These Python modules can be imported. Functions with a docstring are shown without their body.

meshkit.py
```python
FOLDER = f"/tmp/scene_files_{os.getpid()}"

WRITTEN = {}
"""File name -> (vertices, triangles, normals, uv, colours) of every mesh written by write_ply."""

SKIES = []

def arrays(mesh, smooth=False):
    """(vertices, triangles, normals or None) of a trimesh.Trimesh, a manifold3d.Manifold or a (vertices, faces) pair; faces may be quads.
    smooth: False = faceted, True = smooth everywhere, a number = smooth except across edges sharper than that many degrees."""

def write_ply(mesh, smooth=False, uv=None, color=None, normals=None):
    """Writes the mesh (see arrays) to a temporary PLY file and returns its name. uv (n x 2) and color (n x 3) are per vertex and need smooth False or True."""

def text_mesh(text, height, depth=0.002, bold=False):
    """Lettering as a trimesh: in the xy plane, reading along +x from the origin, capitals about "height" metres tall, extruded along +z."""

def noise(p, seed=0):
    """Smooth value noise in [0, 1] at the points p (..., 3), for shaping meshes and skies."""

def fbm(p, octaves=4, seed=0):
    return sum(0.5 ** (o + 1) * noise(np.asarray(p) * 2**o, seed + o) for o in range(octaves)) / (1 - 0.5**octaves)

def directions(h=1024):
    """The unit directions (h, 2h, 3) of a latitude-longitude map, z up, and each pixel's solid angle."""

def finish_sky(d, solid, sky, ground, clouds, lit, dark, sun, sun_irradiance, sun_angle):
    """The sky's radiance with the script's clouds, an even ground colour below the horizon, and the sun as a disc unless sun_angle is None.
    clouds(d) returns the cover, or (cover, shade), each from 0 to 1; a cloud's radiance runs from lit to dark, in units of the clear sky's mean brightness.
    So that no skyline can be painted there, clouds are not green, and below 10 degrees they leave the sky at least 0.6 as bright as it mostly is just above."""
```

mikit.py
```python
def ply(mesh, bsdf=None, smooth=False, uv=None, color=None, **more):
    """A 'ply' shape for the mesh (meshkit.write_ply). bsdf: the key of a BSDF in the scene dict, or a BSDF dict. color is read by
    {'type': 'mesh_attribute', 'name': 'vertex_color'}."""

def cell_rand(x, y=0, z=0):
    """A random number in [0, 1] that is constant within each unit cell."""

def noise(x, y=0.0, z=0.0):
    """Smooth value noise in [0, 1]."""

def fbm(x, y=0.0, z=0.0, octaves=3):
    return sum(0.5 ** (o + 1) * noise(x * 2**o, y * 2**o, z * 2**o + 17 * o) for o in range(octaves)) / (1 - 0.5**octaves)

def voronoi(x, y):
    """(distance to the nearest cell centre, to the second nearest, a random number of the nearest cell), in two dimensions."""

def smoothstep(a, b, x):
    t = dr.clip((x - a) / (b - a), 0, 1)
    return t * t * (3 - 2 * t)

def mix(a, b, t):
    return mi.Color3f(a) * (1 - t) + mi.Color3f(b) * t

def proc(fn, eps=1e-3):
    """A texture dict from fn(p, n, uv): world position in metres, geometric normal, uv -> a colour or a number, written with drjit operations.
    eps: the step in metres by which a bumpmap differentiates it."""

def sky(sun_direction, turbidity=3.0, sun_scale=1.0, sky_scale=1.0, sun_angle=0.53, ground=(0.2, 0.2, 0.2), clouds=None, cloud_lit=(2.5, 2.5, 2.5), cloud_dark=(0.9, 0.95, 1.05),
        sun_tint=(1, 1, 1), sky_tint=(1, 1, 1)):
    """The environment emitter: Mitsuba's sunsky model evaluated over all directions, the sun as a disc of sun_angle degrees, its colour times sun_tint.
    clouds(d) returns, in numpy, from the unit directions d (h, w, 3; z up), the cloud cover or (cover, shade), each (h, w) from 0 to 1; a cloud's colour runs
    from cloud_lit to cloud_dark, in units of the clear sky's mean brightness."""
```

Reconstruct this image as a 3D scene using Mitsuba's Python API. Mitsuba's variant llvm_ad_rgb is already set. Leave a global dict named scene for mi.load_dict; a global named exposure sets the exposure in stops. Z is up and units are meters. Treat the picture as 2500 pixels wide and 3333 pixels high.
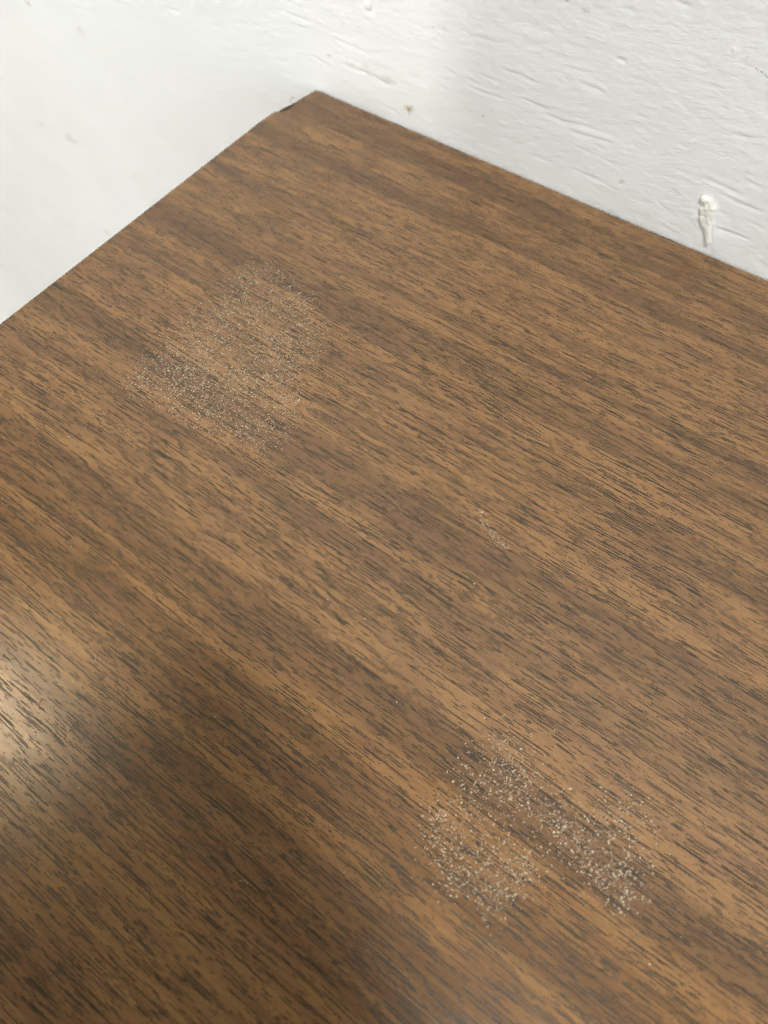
import math, random
import numpy as np, trimesh, manifold3d as m3
import drjit as dr
import mitsuba as mi
import mikit, meshkit
from mikit import noise, fbm, cell_rand, smoothstep, mix

T4 = mi.ScalarTransform4f
TOP = 0.80                      # height of the desk top above the floor; x runs along the wall, y towards it, the desk's corner at (0, 0)
scene, labels = {}, {}

# ---------------------------------------------------------------- camera, lamps, exposure
CAM = np.array([0.36261, -0.39493, TOP + 0.31363])
FWD = np.array([-0.30089673, 0.38794185, -0.87118441])
UP = np.array([-0.50237417, 0.71200903, 0.49057449])
exposure = 0.0
scene['camera'] = dict(type='thinlens', to_world=T4().look_at(origin=CAM.tolist(), target=(CAM + FWD).tolist(), up=UP.tolist()),
                       fov=55.03, fov_axis='x', aperture_radius=0.0019, focus_distance=0.352, near_clip=0.01, far_clip=30.0)


def lamp(key, at, to, w, h, rgb, label, category):
    scene[key] = dict(type='rectangle', to_world=T4().look_at(origin=list(at), target=list(to), up=[0.02, 0.03, 1]).scale([w / 2, h / 2, 1]),
                      emitter=dict(type='area', radiance=dict(type='rgb', value=list(rgb))), bsdf=dict(type='ref', id='lamp_white'))
    labels[key] = {'label': label, 'category': category}


scene['lamp_white'] = dict(type='diffuse', reflectance=dict(type='rgb', value=0.7))
lamp('unseen_ceiling_light', (0.68, -0.93, TOP + 1.56), (0.5, -0.4, TOP), 0.20, 0.20, (208, 206, 200), 'unseen square white ceiling light, lights the desk and wall from above', 'ceiling light')  # out of view, placed to light desk and wall from above
lamp('unseen_ceiling_light_001', (-0.80, -0.64, TOP + 1.6), (-0.80, -0.63, TOP), 0.28, 0.28, (29.0, 25.0, 17.8), 'unseen warm square ceiling light left of the desk, gives the sheen at the left edge', 'ceiling light')  # out of view, placed to give the sheen at the left edge
lamp('fill_panel', (0.9, -3.2, TOP + 0.25), (0.4, 0, TOP + 0.1), 2.4, 1.3, (3.4, 3.7, 3.85), 'wide added fill panel facing the desk, brightens the wall', 'fill_panel')  # added fill panel, brightens the wall from across the room
lamp('unseen_strip_light', (-2.2, -1.8, TOP - 0.1), (0.0, 0, TOP - 0.1), 0.055, 1.2, (172, 170, 161), 'unseen narrow upright light left of the desk, brightens the left of the wall', 'light')  # out of view, placed to brighten the left part of the wall

# ---------------------------------------------------------------- what was measured on the place (metres; wall marks as x, height above the desk top)
GROOVES = [(0.1564, 0.0618, 0.1802, 0.0609, 1), (0.1438, 0.054, 0.1567, 0.0528, 0.6), (0.1131, 0.0498, 0.1275, 0.048, 0.6), (0.1314, 0.0477, 0.1437, 0.0468, 0.7), (0.1374, 0.0432, 0.1625, 0.0444, 0.9), (0.1719, 0.0484, 0.1922, 0.0477, 0.8), (0.1875, 0.0451, 0.2066, 0.0437, 0.8), (0.1345, 0.0729, 0.1528, 0.0753, 0.4), (0.2433, 0.1216, 0.2536, 0.1216, 1), (0.2238, 0.0886, 0.2295, 0.0883, 1.4), (0.2071, 0.0697, 0.2227, 0.0694, 1), (0.1968, 0.0753, 0.2158, 0.0763, 0.6), (0.1949, 0.0445, 0.2218, 0.0467, 0.7), (0.207, 0.0412, 0.2328, 0.0427, 1.1), (0.2944, 0.0722, 0.3056, 0.0722, 1), (0.2106, 0.0327, 0.2223, 0.0328, 0.7), (0.2198, 0.1116, 0.2284, 0.1116, 0.6), (0.1809, 0.049, 0.1925, 0.0484, 0.7), (0.1904, 0.0172, 0.2, 0.0165, 0.7), (0.2114, 0.0179, 0.2367, 0.0186, 1), (0.2378, 0.0163, 0.2463, 0.016, 0.6), (0.1207, 0.0087, 0.1302, 0.0085, 0.5), (0.2251, 0.0378, 0.2309, 0.0373, 0.7), (0.2884, 0.0439, 0.3141, 0.0432, 1), (0.2986, 0.0385, 0.3268, 0.0372, 1), (0.3053, 0.0186, 0.3274, 0.0187, 1.3), (0.276, 0.0056, 0.2891, 0.0045, 0.8), (0.3035, 0.0281, 0.3158, 0.0274, 0.7), (0.2689, 0.02, 0.2809, 0.016, 0.5), (0.3108, 0.0508, 0.3221, 0.0498, 0.9), (0.32, 0.0292, 0.3318, 0.028, 0.8), (0.3364, 0.0076, 0.3458, 0.0068, 0.7), (-0.0204, 0.0461, -0.0122, 0.0464, 0.6), (-0.0111, 0.0454, 0.0089, 0.0454, 1), (0.0117, 0.0462, 0.0198, 0.0462, 0.7), (0.027, 0.041, 0.0598, 0.0399, 1), (0.0231, 0.039, 0.0383, 0.0349, 0.7), (0.0064, 0.0233, 0.0265, 0.0208, 0.9), (0.0351, 0.027, 0.0781, 0.0249, 1.2), (0.0673, 0.0083, 0.0844, 0.0062, 0.7), (-0.0018, 0.0527, 0.0113, 0.0533, 0.6), (-0.0095, 0.0391, 0.0068, 0.0398, 0.7), (-0.4813, -0.1956, -0.4111, -0.1933, 3), (-0.2561, -0.0169, -0.233, -0.0161, 1.5), (-0.1906, 0.0036, -0.1771, 0.0028, 1.5), (-0.135, 0.0154, -0.122, 0.0158, 1.5), (0.2307, 0.032, 0.238, 0.0309, 0.5), (0.2582, 0.027, 0.2645, 0.0255, 0.4), (0.2692, 0.0566, 0.2767, 0.0558, 0.5), (0.272, 0.0735, 0.2858, 0.0734, 0.4), (0.2494, 0.061, 0.2587, 0.0608, 0.4), (0.2741, 0.0905, 0.2839, 0.0906, 0.5), (0.1688, 0.075, 0.1807, 0.0753, 0.4), (0.234, 0.0814, 0.2481, 0.0819, 0.4), (0.1958, 0.0865, 0.2104, 0.0877, 0.4), (0.2463, 0.1031, 0.2577, 0.1036, 0.4)]
STAINS = [(0.2008, 0.1052, 0.0028, 0.5, 0), (0.189, 0.107, 0.0025, 0.6, 1), (0.2454, 0.0227, 0.0027, 0.5, 0), (0.1471, 0.029, 0.0023, 0.4, 0), (0.0238, 0.028, 0.0026, 0.5, 0), (0.0424, 0.0275, 0.0056, 0.25, 0), (0.0554, 0.0286, 0.0065, 0.3, 0), (0.0719, 0.0274, 0.0058, 0.35, 1), (0.0831, 0.0127, 0.0022, 0, 0), (-0.3266, -0.0343, 0.0042, 0.6, 0), (-0.2596, -0.0384, 0.0077, 0.25, 0), (-0.3494, -0.1737, 0.0104, 0.3, 1), (-0.3991, -0.1744, 0.0069, 0.2, 1), (-0.3557, -0.2986, 0.0108, 0.35, 0), (-0.2546, -0.1804, 0.0071, 0.15, 1), (-0.2142, -0.1574, 0.0066, 0.15, 1), (-0.4379, -0.3288, 0.0122, 0.12, 1), (0.2275, 0.0205, 0.002, 0.3, 0), (0.1069, 0.0704, 0.0018, 0.3, 1), (0.1146, 0.0713, 0.0031, 0.2, 0), (0.0368, 0.0532, 0.0021, 0.2, 1), (0.0506, 0.0539, 0.0026, 0.2, 1), (0.0782, 0.0278, 0.0032, 0.3, 1), (0.0631, 0.028, 0.0048, 0.25, 0)]
SCUFF = [(0.2876, 0.1056), (0.2921, 0.1051), (0.2965, 0.1039), (0.3025, 0.1026)]
NAIL = [(0.058, 0.0693), (0.0616, 0.0703)]
FLECK = [(0.0877, 0.0174), (0.0898, 0.015), (0.0951, 0.017), (0.0914, 0.0133), (0.0912, 0.0096)]
FLAKES = [(0.259, 0.1239), (0.2605, 0.1207), (0.2795, 0.1116), (0.28, 0.1082), (0.2774, 0.0597)]
PATCH_A = [(0.0814, -0.1569), (0.0953, -0.1544), (0.1134, -0.1573), (0.1319, -0.1628), (0.1522, -0.1759), (0.1631, -0.1867), (0.1682, -0.2022), (0.1776, -0.2211), (0.1822, -0.2408), (0.1869, -0.2479), (0.1845, -0.2598), (0.169, -0.2656), (0.1512, -0.269), (0.1432, -0.2681), (0.1247, -0.269), (0.1013, -0.2744), (0.092, -0.2697), (0.0869, -0.2589), (0.0862, -0.2491), (0.0864, -0.2293), (0.087, -0.2133), (0.0876, -0.1968), (0.0849, -0.1821), (0.0866, -0.169)]
PATCH_B = [(0.3612, -0.3198, 0.0068, 120), (0.3716, -0.324, 0.0082, 110), (0.3588, -0.3358, 0.0074, 90), (0.3778, -0.3273, 0.0081, 80), (0.3592, -0.3475, 0.0059, 50), (0.3532, -0.3569, 0.0044, 55), (0.3595, -0.3638, 0.0057, 55), (0.3707, -0.3574, 0.0071, 55), (0.3669, -0.3697, 0.0049, 50), (0.3748, -0.3664, 0.0056, 60), (0.3796, -0.3582, 0.0057, 50), (0.3883, -0.359, 0.0056, 70), (0.3911, -0.3499, 0.0042, 70), (0.3878, -0.3662, 0.0042, 35), (0.3846, -0.3715, 0.0028, 15), (0.3902, -0.3269, 0.0058, 70), (0.3995, -0.3318, 0.005, 70), (0.4014, -0.3172, 0.0051, 30), (0.4093, -0.3199, 0.0043, 35), (0.4061, -0.3336, 0.0064, 90), (0.4171, -0.3304, 0.0063, 90), (0.4196, -0.3214, 0.0057, 80), (0.411, -0.3154, 0.0043, 40), (0.415, -0.3074, 0.0044, 35), (0.4014, -0.3078, 0.0037, 20), (0.4225, -0.3319, 0.0049, 55), (0.422, -0.3385, 0.0035, 45), (0.4276, -0.336, 0.0028, 25), (0.4135, -0.3385, 0.0042, 40), (0.4221, -0.3057, 0.0029, 12), (0.4096, -0.3046, 0.0029, 12)]
TRAIL = [(0.2912, -0.2277), (0.2933, -0.2281), (0.296, -0.2318), (0.298, -0.232), (0.3001, -0.2334), (0.3033, -0.236), (0.3054, -0.2374), (0.3071, -0.2367), (0.3105, -0.2382), (0.3117, -0.2366), (0.3141, -0.2381)]
TRAIL_B = [(0.2817, -0.1822), (0.2845, -0.1779), (0.2863, -0.1778), (0.2888, -0.1773), (0.2975, -0.1688), (0.0937, -0.3141), (0.0971, -0.3141), (0.094, -0.3583), (0.0981, -0.3598)]
SPECKS = [(0.4478, -0.3373), (0.1333, -0.3897), (0.1444, -0.3825), (0.1695, -0.383), (0.193, -0.4024), (0.1994, -0.3872), (0.4284, -0.2429), (0.2796, -0.3053), (0.2731, -0.3052), (0.2645, -0.3089), (0.2601, -0.3076), (0.2632, -0.3088), (0.2736, -0.3036), (0.2773, -0.3082), (0.2586, -0.2989), (0.3131, -0.3275), (0.0655, -0.2509), (0.0933, -0.3134), (0.329, -0.253), (0.3106, -0.2622), (0.2285, -0.4311), (0.2539, -0.3776), (0.1428, -0.3572), (0.1625, -0.3193), (0.3346, -0.3926), (0.4423, -0.3518)]
CUT = [(-0, -0.053), (0.001, -0.0369), (0.0031, -0.0346), (0.007, -0.0315), (0.0077, -0.0255), (0.0071, -0.021), (0.0063, -0.0172), (0.0077, -0.0081), (0.0092, 0)]
CUT_OUT = [(-0, -0.053), (0.0019, -0.0298), (0.0033, -0.0253), (0.0054, -0.0164), (0.0075, -0.0079), (0.0092, 0)]
LUMP = [(0.2925, 0.0331), (0.2936, 0.0345), (0.2962, 0.0344), (0.2992, 0.0339), (0.3012, 0.0314), (0.3032, 0.0298), (0.3029, 0.0272), (0.3039, 0.0226), (0.3056, 0.0169), (0.3073, 0.0125), (0.3084, 0.0103), (0.3075, 0.0087), (0.3063, 0.0086), (0.3044, 0.0124), (0.3019, 0.0165), (0.2987, 0.0189), (0.2963, 0.0217), (0.2966, 0.0237), (0.2949, 0.0261), (0.2946, 0.0275), (0.2965, 0.0293), (0.2956, 0.0308), (0.2934, 0.0314)]
FIBRES = [[(0.1893, -0.418), (0.1884, -0.4166), (0.1886, -0.4153), (0.1906, -0.415)], [(0.1914, -0.3884), (0.1934, -0.3891), (0.1946, -0.3904), (0.1958, -0.3905)], [(0.1954, -0.389), (0.195, -0.3875), (0.1938, -0.3871)], [(0.3748, -0.3121), (0.375, -0.3109), (0.3748, -0.31)], [(0.304, -0.4184), (0.3053, -0.4172), (0.3071, -0.4174)], [(0.191, -0.3843), (0.1911, -0.383), (0.1901, -0.3823)]]


def tag(key, label, category=None, group=None, kind=None):
    labels[key] = {k: v for k, v in dict(label=label, category=category, group=group, kind=kind).items() if v}


def man(m):
    d = m.to_mesh()
    return trimesh.Trimesh(np.array(d.vert_properties[:, :3]), np.array(d.tri_verts), process=False)


# ---------------------------------------------------------------- materials
def frac(x):
    return x - dr.floor(x)


def pores(u, v, w, length, seed, dens, wide, ragged):
    """Dark dashes along u in rows w apart: 1 inside a dash. dens: how many of the cells hold one."""
    row = dr.floor(v / w)
    off = cell_rand(row, seed, 11) * 7.3
    q = u / length + off
    c = dr.floor(q)
    here = cell_rand(row, c, seed) < dens
    a = cell_rand(row, c, seed + 1) * 0.55
    b = a + 0.12 + cell_rand(row, c, seed + 2) * (0.95 - 0.12 - a)
    t = frac(q)
    mid = 0.5 + (cell_rand(row, c, seed + 3) - 0.5) * 0.35
    half = wide * (0.65 + 0.35 * cell_rand(row, c, seed + 4)) * (0.72 + 0.56 * ragged)
    taper = smoothstep(0.0, 0.06, t - a) * smoothstep(0.0, 0.10, b - t)
    d = dr.abs(frac(v / w) - mid)
    return dr.select(here, (1 - smoothstep(half * taper * 0.8, half * taper + 0.06, d)) * dr.minimum(1, taper * 3), 0.0)


def grain(p):
    """(broad band, fine streak, pore strength) of the printed wood at p; the grain runs along x."""
    p = p * 1.10
    u = p.x
    v = p.y + 0.0016 * (noise(u * 9, p.y * 22, 3) - 0.5) + 0.0007 * (noise(u * 38, p.y * 120, 5) - 0.5)
    rag = noise(u * 600, v * 1400, 1)
    v2 = v + 0.00010 * (noise(u * 300, v * 600, 8) - 0.5)
    band = 0.66 * noise(u * 1.6, v * 78, 2) + 0.34 * noise(u * 3.2, v * 165, 4)
    streak = 0.40 * noise(u * 16, v * 480, 6) + 0.38 * noise(u * 32, v * 1150, 7) + 0.22 * noise(u * 110, v * 2200, 9)
    clump = noise(u * 70, v * 380, 12)
    dens = 0.36 + 0.26 * smoothstep(0.3, 0.75, noise(u * 12, v * 220, 13)) + 0.12 * smoothstep(0.68, 0.84, clump)
    k = dr.maximum(pores(u, v2, 0.00098, 0.017, 21, dens, 0.255, rag), pores(u, v2 + 0.0003, 0.00136, 0.040, 41, 0.35 * dens + 0.62, 0.195, rag))
    k = dr.maximum(k, 0.85 * pores(u, v2 + 0.0001, 0.00080, 0.0058, 61, dens - 0.18, 0.30, rag))
    k = dr.maximum(k, 0.95 * pores(u, v2 + 0.0008, 0.00136, 0.024, 81, 0.35 * dens + 0.44, 0.195, rag))
    return band, streak, k, clump


def wood(p, n, uv):
    band, streak, k, clump = grain(p)
    c = mix((0.282, 0.152, 0.064), (0.184, 0.100, 0.046), smoothstep(0.38, 0.66, band))
    c = mix(c, (0.318, 0.181, 0.074), 0.55 * smoothstep(0.50, 0.70, streak) * (1 - 0.7 * smoothstep(0.45, 0.8, band)))
    c = mix(c, (0.108, 0.061, 0.028), 0.45 * smoothstep(0.50, 0.30, streak))
    c = mix(c, (0.165, 0.088, 0.050), 0.30 * smoothstep(0.55, 0.75, noise(p.x * 45, p.y * 160, 31)))
    c = mix(c, (0.075, 0.052, 0.030), 0.12 * smoothstep(0.68, 0.84, clump))
    c = c * (0.82 + 0.22 * noise(p.x * 1500, p.y * 2600, 33))
    return mix(c, (0.030, 0.022, 0.013), 0.92 * k)


def wood_rough(p, n, uv):
    k = grain(p)[2]
    return 0.20 + 0.04 * noise(p.x * 60, p.y * 60, 71) + 0.05 * noise(p.x * 900, p.y * 1600, 72) + 0.12 * k


def wood_bump(p, n, uv):
    return noise(p.x * 700, p.y * 1500, 73) + 0.6 * noise(p.x * 90, p.y * 500, 74)


scene['wood_print'] = dict(type='bumpmap', arbitrary=mikit.proc(wood_bump, eps=2e-4), scale=0.000008,
                           bsdf=dict(type='principled', base_color=mikit.proc(wood), roughness=mikit.proc(wood_rough), specular=0.44))
scene['wood_edge'] = dict(type='principled', base_color=dict(type='rgb', value=[0.26, 0.14, 0.06]), roughness=0.45)


def chip_board(p, n, uv):
    return mix((0.012, 0.009, 0.007), (0.045, 0.030, 0.018), noise(p.x * 700, p.y * 900, p.z * 700))


scene['chip_board'] = dict(type='principled', base_color=mikit.proc(chip_board), roughness=0.9)


def smudge(x, z, sx, sz, r, seed):
    d = dr.sqrt(dr.square((x - sx) / r) + dr.square((z - sz) / (0.62 * r)))
    return (1 - smoothstep(0.25, 1.0, d + 1.1 * (noise(x / r * 2.3, z / r * 3.1, seed) - 0.5)))


def wall_colour(p, n, uv):
    x, z = p.x, p.z - TOP
    c = mix((0.80, 0.81, 0.81), (0.755, 0.765, 0.76), fbm(x * 22, z * 38, 3))
    for i, (sx, sz, r, a, grey) in enumerate(STAINS):
        if a > 0:
            c = mix(c, (0.30, 0.29, 0.27) if grey else (0.42, 0.36, 0.24), 0.8 * a * smudge(x, z, sx, sz, r, 100 + i))
    for (x0, z0), (x1, z1) in zip(SCUFF[:-1], SCUFF[1:]):
        t = (x - x0) / (x1 - x0)
        d = dr.abs(z - (z0 + (z1 - z0) * t) + 0.0010 * (noise(x * 900, 0, 88) - 0.5))
        on = (t >= 0) & (t < 1)
        c = mix(c, (0.22, 0.23, 0.25), dr.select(on, 0.5 * (1 - smoothstep(0.0001, 0.0008, d)) * smoothstep(0.25, 0.6, noise(x * 1500, z * 700, 89)), 0.0))
    return c


def wall_bump(p, n, uv):
    x, z = p.x, p.z
    return 0.5 * noise(x * 420, z * 800, 5) + 0.35 * noise(x * 900, z * 1500, 6) + 0.2 * noise(x * 2200, z * 2600, 7)


scene['wall_paint'] = dict(type='twosided', nested=dict(type='bumpmap', arbitrary=mikit.proc(wall_bump, eps=2e-4), scale=0.00028,
                           bsdf=dict(type='principled', base_color=mikit.proc(wall_colour), roughness=0.55, specular=0.4)))
scene['filler'] = dict(type='principled', base_color=dict(type='rgb', value=[0.80, 0.79, 0.73]), roughness=0.55)
scene['tan_fibre'] = dict(type='principled', base_color=dict(type='rgb', value=[0.60, 0.52, 0.36]), roughness=0.8)
scene['dark_fibre'] = dict(type='principled', base_color=dict(type='rgb', value=[0.10, 0.075, 0.05]), roughness=0.8)
scene['pale_fibre'] = dict(type='principled', base_color=dict(type='rgb', value=[0.50, 0.42, 0.30]), roughness=0.7)
scene['dust'] = dict(type='principled', base_color=dict(type='rgb', value=[0.86, 0.80, 0.66]), roughness=0.5)
scene['bubble'] = dict(type='principled', base_color=dict(type='mesh_attribute', name='vertex_color'), roughness=0.35, specular=0.5)
scene['floor_tile'] = dict(type='principled', base_color=mikit.proc(lambda p, n, uv: mix((0.50, 0.49, 0.46), (0.42, 0.41, 0.38), fbm(p.x * 9, p.y * 9, 4))), roughness=0.4)
scene['steel'] = dict(type='principled', base_color=dict(type='rgb', value=[0.30, 0.30, 0.31]), metallic=0.8, roughness=0.4)
scene['black_plastic'] = dict(type='principled', base_color=dict(type='rgb', value=[0.02, 0.02, 0.022]), roughness=0.3)
scene['grey_paint'] = dict(type='principled', base_color=dict(type='rgb', value=[0.35, 0.33, 0.30]), roughness=0.5)

# ---------------------------------------------------------------- the setting: floor, wall
floor = trimesh.creation.box([6, 5, 0.05])
floor.apply_translation([0.3, -2.49, -0.025])
scene['floor'] = mikit.ply(floor, 'floor_tile')
tag('floor', 'pale speckled floor far below the desk', kind='structure')


def wall_mesh():
    """One painted sheet. Its relief (brush drags, dents, roller stipple) is real; the sheet is fine where the desk meets it."""
    def axis(a, b, c, d, fine, coarse):
        return np.concatenate([np.arange(a, b, coarse), np.arange(b, c, fine), np.arange(c, d + coarse, coarse)])
    xs = axis(-2.2, -0.15, 0.42, 2.0, 0.0007, 0.008)
    zs = axis(-TOP, -0.06, 0.18, 1.9, 0.0007, 0.008)
    X, Z = np.meshgrid(xs, zs, indexing='ij')
    p = np.stack([X, Z, 0 * X], -1)

    def nz(fx, fz, seed):
        return meshkit.noise(np.stack([X * fx, Z * fz, 0 * X + 0.37], -1), seed) - 0.5
    d = 0.00045 * nz(24, 60, 1) + 0.00032 * nz(75, 190, 2) + 0.00030 * nz(150, 380, 3) + 0.00022 * nz(330, 640, 4)
    d += 0.0003 * np.minimum(0, nz(38, 260, 9) + 0.24)          # scattered shallow drags
    for i, (x0, z0, x1, z1, a) in enumerate(GROOVES):
        big = max(1.0, a)
        L = max(x1 - x0, 1e-3)
        t = (X - x0) / L
        zc = z0 + (z1 - z0) * t + 0.0012 * (meshkit.noise(np.stack([X * 130, 0 * X + i, 0 * X], -1), 5) - 0.5)
        s = 0.00105 * (1.0 if a <= 1.5 else a * 1.6)
        end = np.clip((t + 0.10) / 0.3, 0, 1) * np.clip((1.10 - t) / 0.3, 0, 1)
        w = (Z - zc) / s
        d -= 0.00036 * min(a, 1.4) * (1.0 if a <= 1.5 else 1.6) * end * (np.exp(-w * w * np.where(w > 0, 1.5, 0.5)) - 0.35 * np.exp(-((w - 2.0) / 1.2) ** 2))
    (nx, nzz), (rx, rz) = NAIL
    r = np.hypot(X - nx, Z - nzz)
    d += 0.0009 * np.exp(-(r / 0.0026) ** 4) - 0.0004 * np.exp(-((r - 0.0042) / 0.0011) ** 2)
    for fx, fz in FLAKES:
        r = np.hypot(X - fx, (Z - fz) * 1.2)
        d += np.exp(-(r / 0.0030) ** 2) * (0.0005 * meshkit.noise(np.stack([X * 700, Z * 700, 0 * X], -1), 12))
    V = np.stack([X, 0.0012 - d, Z + TOP], -1).reshape(-1, 3)
    nx_, nz_ = len(xs), len(zs)
    i = np.arange(nx_ * nz_).reshape(nx_, nz_)
    F = np.stack([i[:-1, :-1], i[1:, :-1], i[1:, 1:], i[:-1, 1:]], -1).reshape(-1, 4)
    return trimesh.Trimesh(V, np.vstack([F[:, [0, 1, 2]], F[:, [0, 2, 3]]]), process=False)


scene['wall'] = mikit.ply(wall_mesh(), 'wall_paint', smooth=True)
tag('wall', 'white painted wall with dragged, dented brush texture and small tan stains', kind='structure')

# ---------------------------------------------------------------- the desk
DX, DY = 1.25, 0.66


def slab(outline, z0, z1):
    c = m3.CrossSection([np.array(outline, float)])
    return man(c.extrude(z1 - z0).translate([0, 0, TOP + z0]))


front = [(0.0, -DY), (DX, -DY), (DX, -0.0002)]
lam = front + [(CUT[-1][0], -0.0002)] + [tuple(q) for q in CUT[-2::-1]]
core = front + [(CUT_OUT[-1][0], -0.0002)] + [tuple(q) for q in CUT_OUT[-2::-1]]
core = [(max(x, 0.0006) if x < 0.5 else x - 0.0006, min(y, -0.0006) if y > -0.5 else y + 0.0006) for x, y in core]
scene['desk__top_sheet'] = mikit.ply(slab(lam, -0.0011, 0.0), 'wood_print')
scene['desk__core_board'] = mikit.ply(slab(core, -0.030, -0.00112), 'chip_board')
tag('desk__core_board', 'dark broken board showing at the chipped corner')
for k, (x0, w) in enumerate(((0.035, 0.022), (DX - 0.057, 0.022))):
    b = trimesh.creation.box([w, DY - 0.06, TOP - 0.0302])
    b.apply_translation([x0 + w / 2, -DY / 2, (TOP - 0.0302) / 2])
    scene['desk__side_panel' + ('_%03d' % k if k else '')] = mikit.ply(b, 'wood_edge')
b = trimesh.creation.box([DX - 0.116, 0.018, 0.40])
b.apply_translation([DX / 2, -0.06, TOP - 0.0302 - 0.20])
scene['desk__back_panel'] = mikit.ply(b, 'wood_edge')
tag('desk', 'brown wood-grain laminate desk top with a chipped corner against the white wall', 'desk')

# ---------------------------------------------------------------- blisters on the laminate
rng = np.random.default_rng(7)


def blisters(points, radii, power=2.0):
    """Tiny pale domes, 18 triangles each, one mesh."""
    a = np.arange(6) * np.pi / 3
    n = len(points)
    ring = np.stack([np.cos(a), np.sin(a), 0 * a], -1)
    unit = np.vstack([ring, ring * 0.62 + [0, 0, 0.30], [[0, 0, 0.36]]])
    f = [(i, (i + 1) % 6, 6 + (i + 1) % 6) for i in range(6)] + [(i, 6 + (i + 1) % 6, 6 + i) for i in range(6)] + [(6 + i, 6 + (i + 1) % 6, 12) for i in range(6)]
    rot = rng.uniform(0, 6.28, n)
    ca, sa = np.cos(rot), np.sin(rot)
    st = rng.uniform(0.8, 1.2, n)
    ux = unit[None, :, 0] * radii[:, None] * st[:, None]
    uy = unit[None, :, 1] * radii[:, None] / st[:, None]
    V = np.stack([points[:, None, 0] + ux * ca[:, None] - uy * sa[:, None], points[:, None, 1] + ux * sa[:, None] + uy * ca[:, None],
                  TOP + 0.00002 + unit[None, :, 2] * radii[:, None]], -1)
    tone = rng.uniform(0.0, 1.0, n) ** power
    pale, tan = np.array([0.56, 0.48, 0.355]), np.array([0.34, 0.265, 0.18])
    base = tan + (pale - tan) * tone[:, None]
    w = np.array([0.80] * 6 + [1.10] * 6 + [0.62])
    C = np.clip(base[:, None, :] * w[None, :, None], 0, 0.9)
    F = (np.array(f)[None] + (np.arange(n) * 13)[:, None, None]).reshape(-1, 3)
    return trimesh.Trimesh(V.reshape(-1, 3), F, process=False), C.reshape(-1, 3)


def stuff_patch(key, pts, rad, label, power=2.0):
    m, c = blisters(np.array(pts), np.array(rad), power)
    scene[key] = mikit.ply(m, 'bubble', smooth=True, color=c)
    tag(key, label, 'blister patch', kind='stuff')


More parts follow.
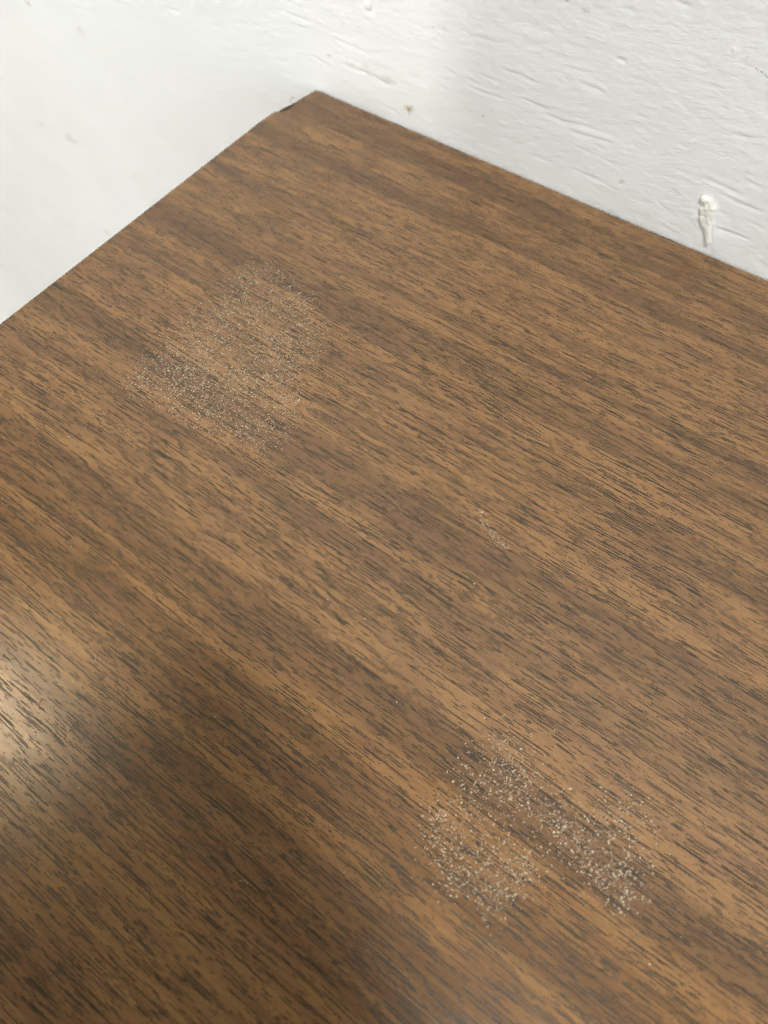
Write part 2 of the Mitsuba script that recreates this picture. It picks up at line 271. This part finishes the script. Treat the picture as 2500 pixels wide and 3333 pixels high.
import shapely
from shapely.geometry import Polygon, Point
poly = Polygon(PATCH_A).buffer(0.012).buffer(-0.024).buffer(0.018)
mx0, my0, mx1, my1 = poly.bounds
pts, rad = [], []
while len(pts) < 7000:
    x, y = rng.uniform(mx0, mx1), rng.uniform(my0, my1)
    if not poly.contains(Point(x, y)):
        continue
    e = poly.exterior.distance(Point(x, y))
    cl = meshkit.noise(np.array([x * 260, y * 260, 0.5]), 4) * 0.6 + meshkit.noise(np.array([x * 90, y * 90, 0.5]), 6) * 0.5
    far = np.clip((y + 0.270) / 0.11, 0, 1)
    if rng.uniform() > min(1, 0.05 + e / 0.018) * np.clip((cl - 0.18) * 2.4, 0.10, 1) * (1 - 0.15 * far):
        continue
    pts.append((x, y))
    rad.append(rng.choice([0.00019, 0.00028, 0.00038], p=[0.55, 0.35, 0.10]) * rng.uniform(0.8, 1.25))
stuff_patch('blister_patch', pts, rad, 'dense hazy patch of tiny pale blisters on the desk, nearer the left edge')
pts, rad = [], []
for x, y, r, n in PATCH_B + [(0.370, -0.346, 0.0125, 130)]:
    for _ in range(int(n * (1.9 if x < 0.397 else 1.45))):
        q = rng.normal(0, r * 0.95, 2)
        pts.append((x + q[0], y + q[1]))
        rad.append(rng.choice([0.00016, 0.00026, 0.00038, 0.00050], p=[0.58, 0.28, 0.11, 0.03]) * rng.uniform(0.85, 1.2))
stuff_patch('blister_patch_001', pts, rad, 'two-lobed patch of larger pale blisters low on the desk top')
pts, rad = [], []
for (x0, y0), (x1, y1) in zip(TRAIL[:-1], TRAIL[1:]):
    for _ in range(10):
        t = rng.uniform()
        pts.append((x0 + (x1 - x0) * t + rng.normal(0, 0.0013), y0 + (y1 - y0) * t + rng.normal(0, 0.0010)))
        rad.append(rng.choice([0.00018, 0.00028, 0.0004], p=[0.5, 0.35, 0.15]))
stuff_patch('blister_patch_002', pts, rad, 'short thin trail of pale blisters between the two patches', 0.8)
pts, rad = [], []
for x, y in TRAIL_B:
    for _ in range(5):
        pts.append((x + rng.normal(0, 0.0012), y + rng.normal(0, 0.0012)))
        rad.append(rng.uniform(0.00014, 0.00028))
stuff_patch('blister_patch_003', pts, rad, 'few stray faint blisters away from the patches on the desk')

# ---------------------------------------------------------------- dust and lint on the desk
SPECK = ['white dust speck at lower right, below the two-lobed blister patch', 'leftmost white dust speck, at the left edge above the sheen',
         'white dust speck just right of the leftmost one, above the sheen', 'white dust speck right of the sheen, topmost of the three near the pale lint threads',
         'largest white dust speck beside the sheen at the left edge', 'white dust speck touching the pale lint threads left of centre',
         'white dust speck near the right edge, level with the middle of the desk', 'brightest white dust speck of the small group at the centre of the desk',
         'white dust speck second highest on the right of the central group', 'white dust speck at the left of the central group, third from its top',
         'leftmost white dust speck of the central group', 'white dust speck left in the central group, between two others', 'white dust speck at the right of the central group, over the brightest one',
         'lowest white dust speck of the central group', 'topmost white dust speck of the central group', 'white dust speck alone below right of the central group',
         'white dust speck between the left desk edge and the upper blister patch', 'white dust speck below left of the upper blister patch, alone',
         'white dust speck below the short blister trail, right of centre', 'white dust speck left below the short blister trail',
         'white dust speck in the dark lower left of the desk', 'white dust speck halfway between the sheen and the lower blister patch',
         'white dust speck straight above the sheen at the left', 'white dust speck straight below the upper blister patch',
         'white dust speck close to the lower left of the two-lobed blister patch', 'white dust speck just under the right lobe of the lower blister patch']
for i, (x, y) in enumerate(SPECKS):
    g = trimesh.creation.icosphere(1, 1.0)
    v = g.vertices * (0.8 + 0.4 * rng.uniform(size=(len(g.vertices), 1)))
    r = rng.choice([0.00014, 0.00018, 0.00024])
    g.vertices = v * [r * rng.uniform(1.0, 1.7), r * 0.8, r * 0.7]
    g.apply_transform(trimesh.transformations.rotation_matrix(rng.uniform(0, 3.14), [0, 0, 1]))
    g.apply_translation([x, y, TOP - g.vertices[:, 2].min()])
    k = 'dust_speck' + ('_%03d' % i if i else '')
    scene[k] = mikit.ply(g, 'dust', smooth=True)
    tag(k, SPECK[i], 'dust speck', 'dust specks on the desk')


def tube(path, r0, r1, sides=6):
    path = np.array(path, float)
    t = np.linspace(0, len(path) - 1, 4 * len(path))
    from scipy.interpolate import make_interp_spline
    q = make_interp_spline(np.arange(len(path)), path, k=min(3, len(path) - 1))(t)
    out = []
    for a, b, s in zip(q[:-1], q[1:], np.linspace(0, 1, len(q) - 1)):
        r = r0 + (r1 - r0) * s
        out.append(trimesh.creation.cylinder(r, segment=[a, b], sections=sides))
    return trimesh.util.concatenate(out)


LINT = ['dark curled hair near the left edge of the desk top', 'pale curled lint thread, first of the three left of centre', 'short pale lint thread, middle of the three left of centre',
        'thin upright pale fibre beside the top of the lower blister patch', 'pale fibre lying left of the lower blister patch', 'faint pale lint thread, uppermost of the three left of centre']
for i, path in enumerate(FIBRES):
    r = 0.00011 if i == 0 else 0.00009
    P = [(x, y, TOP + r + 0.0003 * math.sin(3.14 * k / (len(path) - 1))) for k, (x, y) in enumerate(path)]
    k = 'lint_fibre' + ('_%03d' % i if i else '')
    scene[k] = mikit.ply(tube(P, r, r * 0.7), 'dark_fibre' if i == 0 else 'pale_fibre', smooth=True)
    tag(k, LINT[i], 'lint')
cx, cy = 0.0046, -0.0225
P = [(cx, cy, TOP + 0.0001), (cx - 0.001, cy + 0.001, TOP + 0.002), (cx + 0.0012, cy + 0.002, TOP + 0.0035), (cx + 0.0002, cy + 0.001, TOP + 0.0045)]
scene['lint_fibre_006'] = mikit.ply(tube(P, 0.00016, 0.00012), 'dark_fibre', smooth=True)
tag('lint_fibre_006', 'tiny dark tuft standing at the chipped corner of the desk', 'lint')

# ---------------------------------------------------------------- things stuck to the wall
q = np.array(LUMP)
lc = m3.CrossSection([q]) if m3.CrossSection([q]).area() > 0 else m3.CrossSection([q[::-1]])
lm = man(lc.extrude(0.0012).refine_to_length(0.0005))
x, z, hgt = lm.vertices.T.copy()
t = np.clip((q[:, 1].max() - z) / np.ptp(q[:, 1]), 0, 1)                # 0 at the top, 1 at the tip of the tail
edge = shapely.distance(shapely.points(x, z), Polygon(q).exterior)
swell = np.clip(edge / 0.0016, 0, 1) ** 0.5
bump = meshkit.noise(np.stack([x * 420, z * 420, 0 * x], -1), 3) + 0.6 * meshkit.noise(np.stack([x * 1100, z * 1100, 0 * x], -1), 4)
front_ = hgt > 0.0006
y = np.where(front_, -0.0006 - (0.0003 + 0.0012 * bump * swell) * (1 - 0.55 * t), 0.0014) - 0.0026 * np.clip(t - 0.42, 0, 1)
lm.vertices = np.stack([x, y, z + TOP], -1)
if lm.volume < 0:
    lm.invert()
trimesh.smoothing.filter_taubin(lm, iterations=4)
scene['filler_lump'] = mikit.ply(lm, 'filler', smooth=True)
tag('filler_lump', 'knobbly cream lump of dried filler with a hanging tail stuck on the wall', 'filler lump')
c0 = np.array([FLECK[1][0], 0.0005, FLECK[1][1] + TOP])
tubes = []
for i, (x, z) in enumerate(FLECK):
    e = np.array([x, -0.0022 + 0.0008 * i, z + TOP])
    tubes.append(tube([c0, (c0 + e) / 2 + [0.0004, -0.0006, 0.0003], e], 0.00042, 0.00018))
b = trimesh.creation.icosphere(2, 0.0011)
b.vertices *= [0.8, 0.8, 1.3]
b.apply_translation(c0)
scene['wall_fleck'] = mikit.ply(trimesh.util.concatenate(tubes + [b]), 'tan_fibre', smooth=True)
tag('wall_fleck', 'small tan fleck with splayed fibres stuck to the wall near the desk corner', 'fleck')

# ---------------------------------------------------------------- unseen: a slab shading the lower desk top, a block shading the right wall
tb = m3.CrossSection.square([0.322, 0.242], True).offset(0.009, m3.JoinType.Round).extrude(0.007)
M = np.eye(4)
along, out = np.array([0.917, -0.399, 0.0]), np.array([-0.399, -0.917, 0.0])
M[:3, 0], M[:3, 1], M[:3, 2] = along, -out, [0, 0, 1]
M[:3, 3] = [0.36261, -0.39493, TOP + 0.325] + along * 0.168 + out * (0.080 + 0.13)
pm = man(tb)
pm.apply_transform(M)
scene['unseen_shade_slab__body'] = mikit.ply(pm, 'black_plastic', smooth=30)
sc = man(m3.CrossSection.square([0.316, 0.236], True).extrude(0.0006))
M2 = M.copy()
M2[2, 3] += 0.0071
sc.apply_transform(M2)
scene['unseen_shade_slab__top_plate'] = mikit.ply(sc, 'black_plastic')
tag('unseen_shade_slab', 'unseen black slab above the front of the desk, placed to shade the lower desk top', 'unseen_shade_slab')
CX, CY, CW, CD, CH = -0.582, -0.54, 0.30, 0.36, 1.27  # tall block out of view, keeps the upright light off the right wall
c = m3.CrossSection.square([CW - 0.012, CD - 0.012]).offset(0.006, m3.JoinType.Round).extrude(CH - 0.02).translate([CX + 0.006, CY - CD + 0.006, 0.02])
scene['unseen_shade_block__body'] = mikit.ply(man(c), 'grey_paint', smooth=30)
for i in range(4):
    q = trimesh.creation.box([CW - 0.03, 0.014, 0.285])
    q.apply_translation([CX + CW / 2, CY - CD - 0.0072, 0.03 + 0.1425 + i * 0.305])
    n = '_%03d' % i if i else ''
    scene['unseen_shade_block__drawer' + n] = mikit.ply(q, 'grey_paint')
    q = trimesh.creation.box([0.11, 0.02, 0.014])
    q.apply_translation([CX + CW / 2, CY - CD - 0.0245, 0.03 + 0.22 + i * 0.305])
    scene['unseen_shade_block__drawer' + n + '__handle'] = mikit.ply(q, 'steel')
q = trimesh.creation.box([CW - 0.02, CD - 0.02, 0.0195])
q.apply_translation([CX + CW / 2, CY - CD / 2, 0.00985])
scene['unseen_shade_block__plinth'] = mikit.ply(q, 'black_plastic')
tag('unseen_shade_block', 'unseen tall grey block with drawers left of the desk, placed to shade the right of the wall', 'unseen_shade_block')
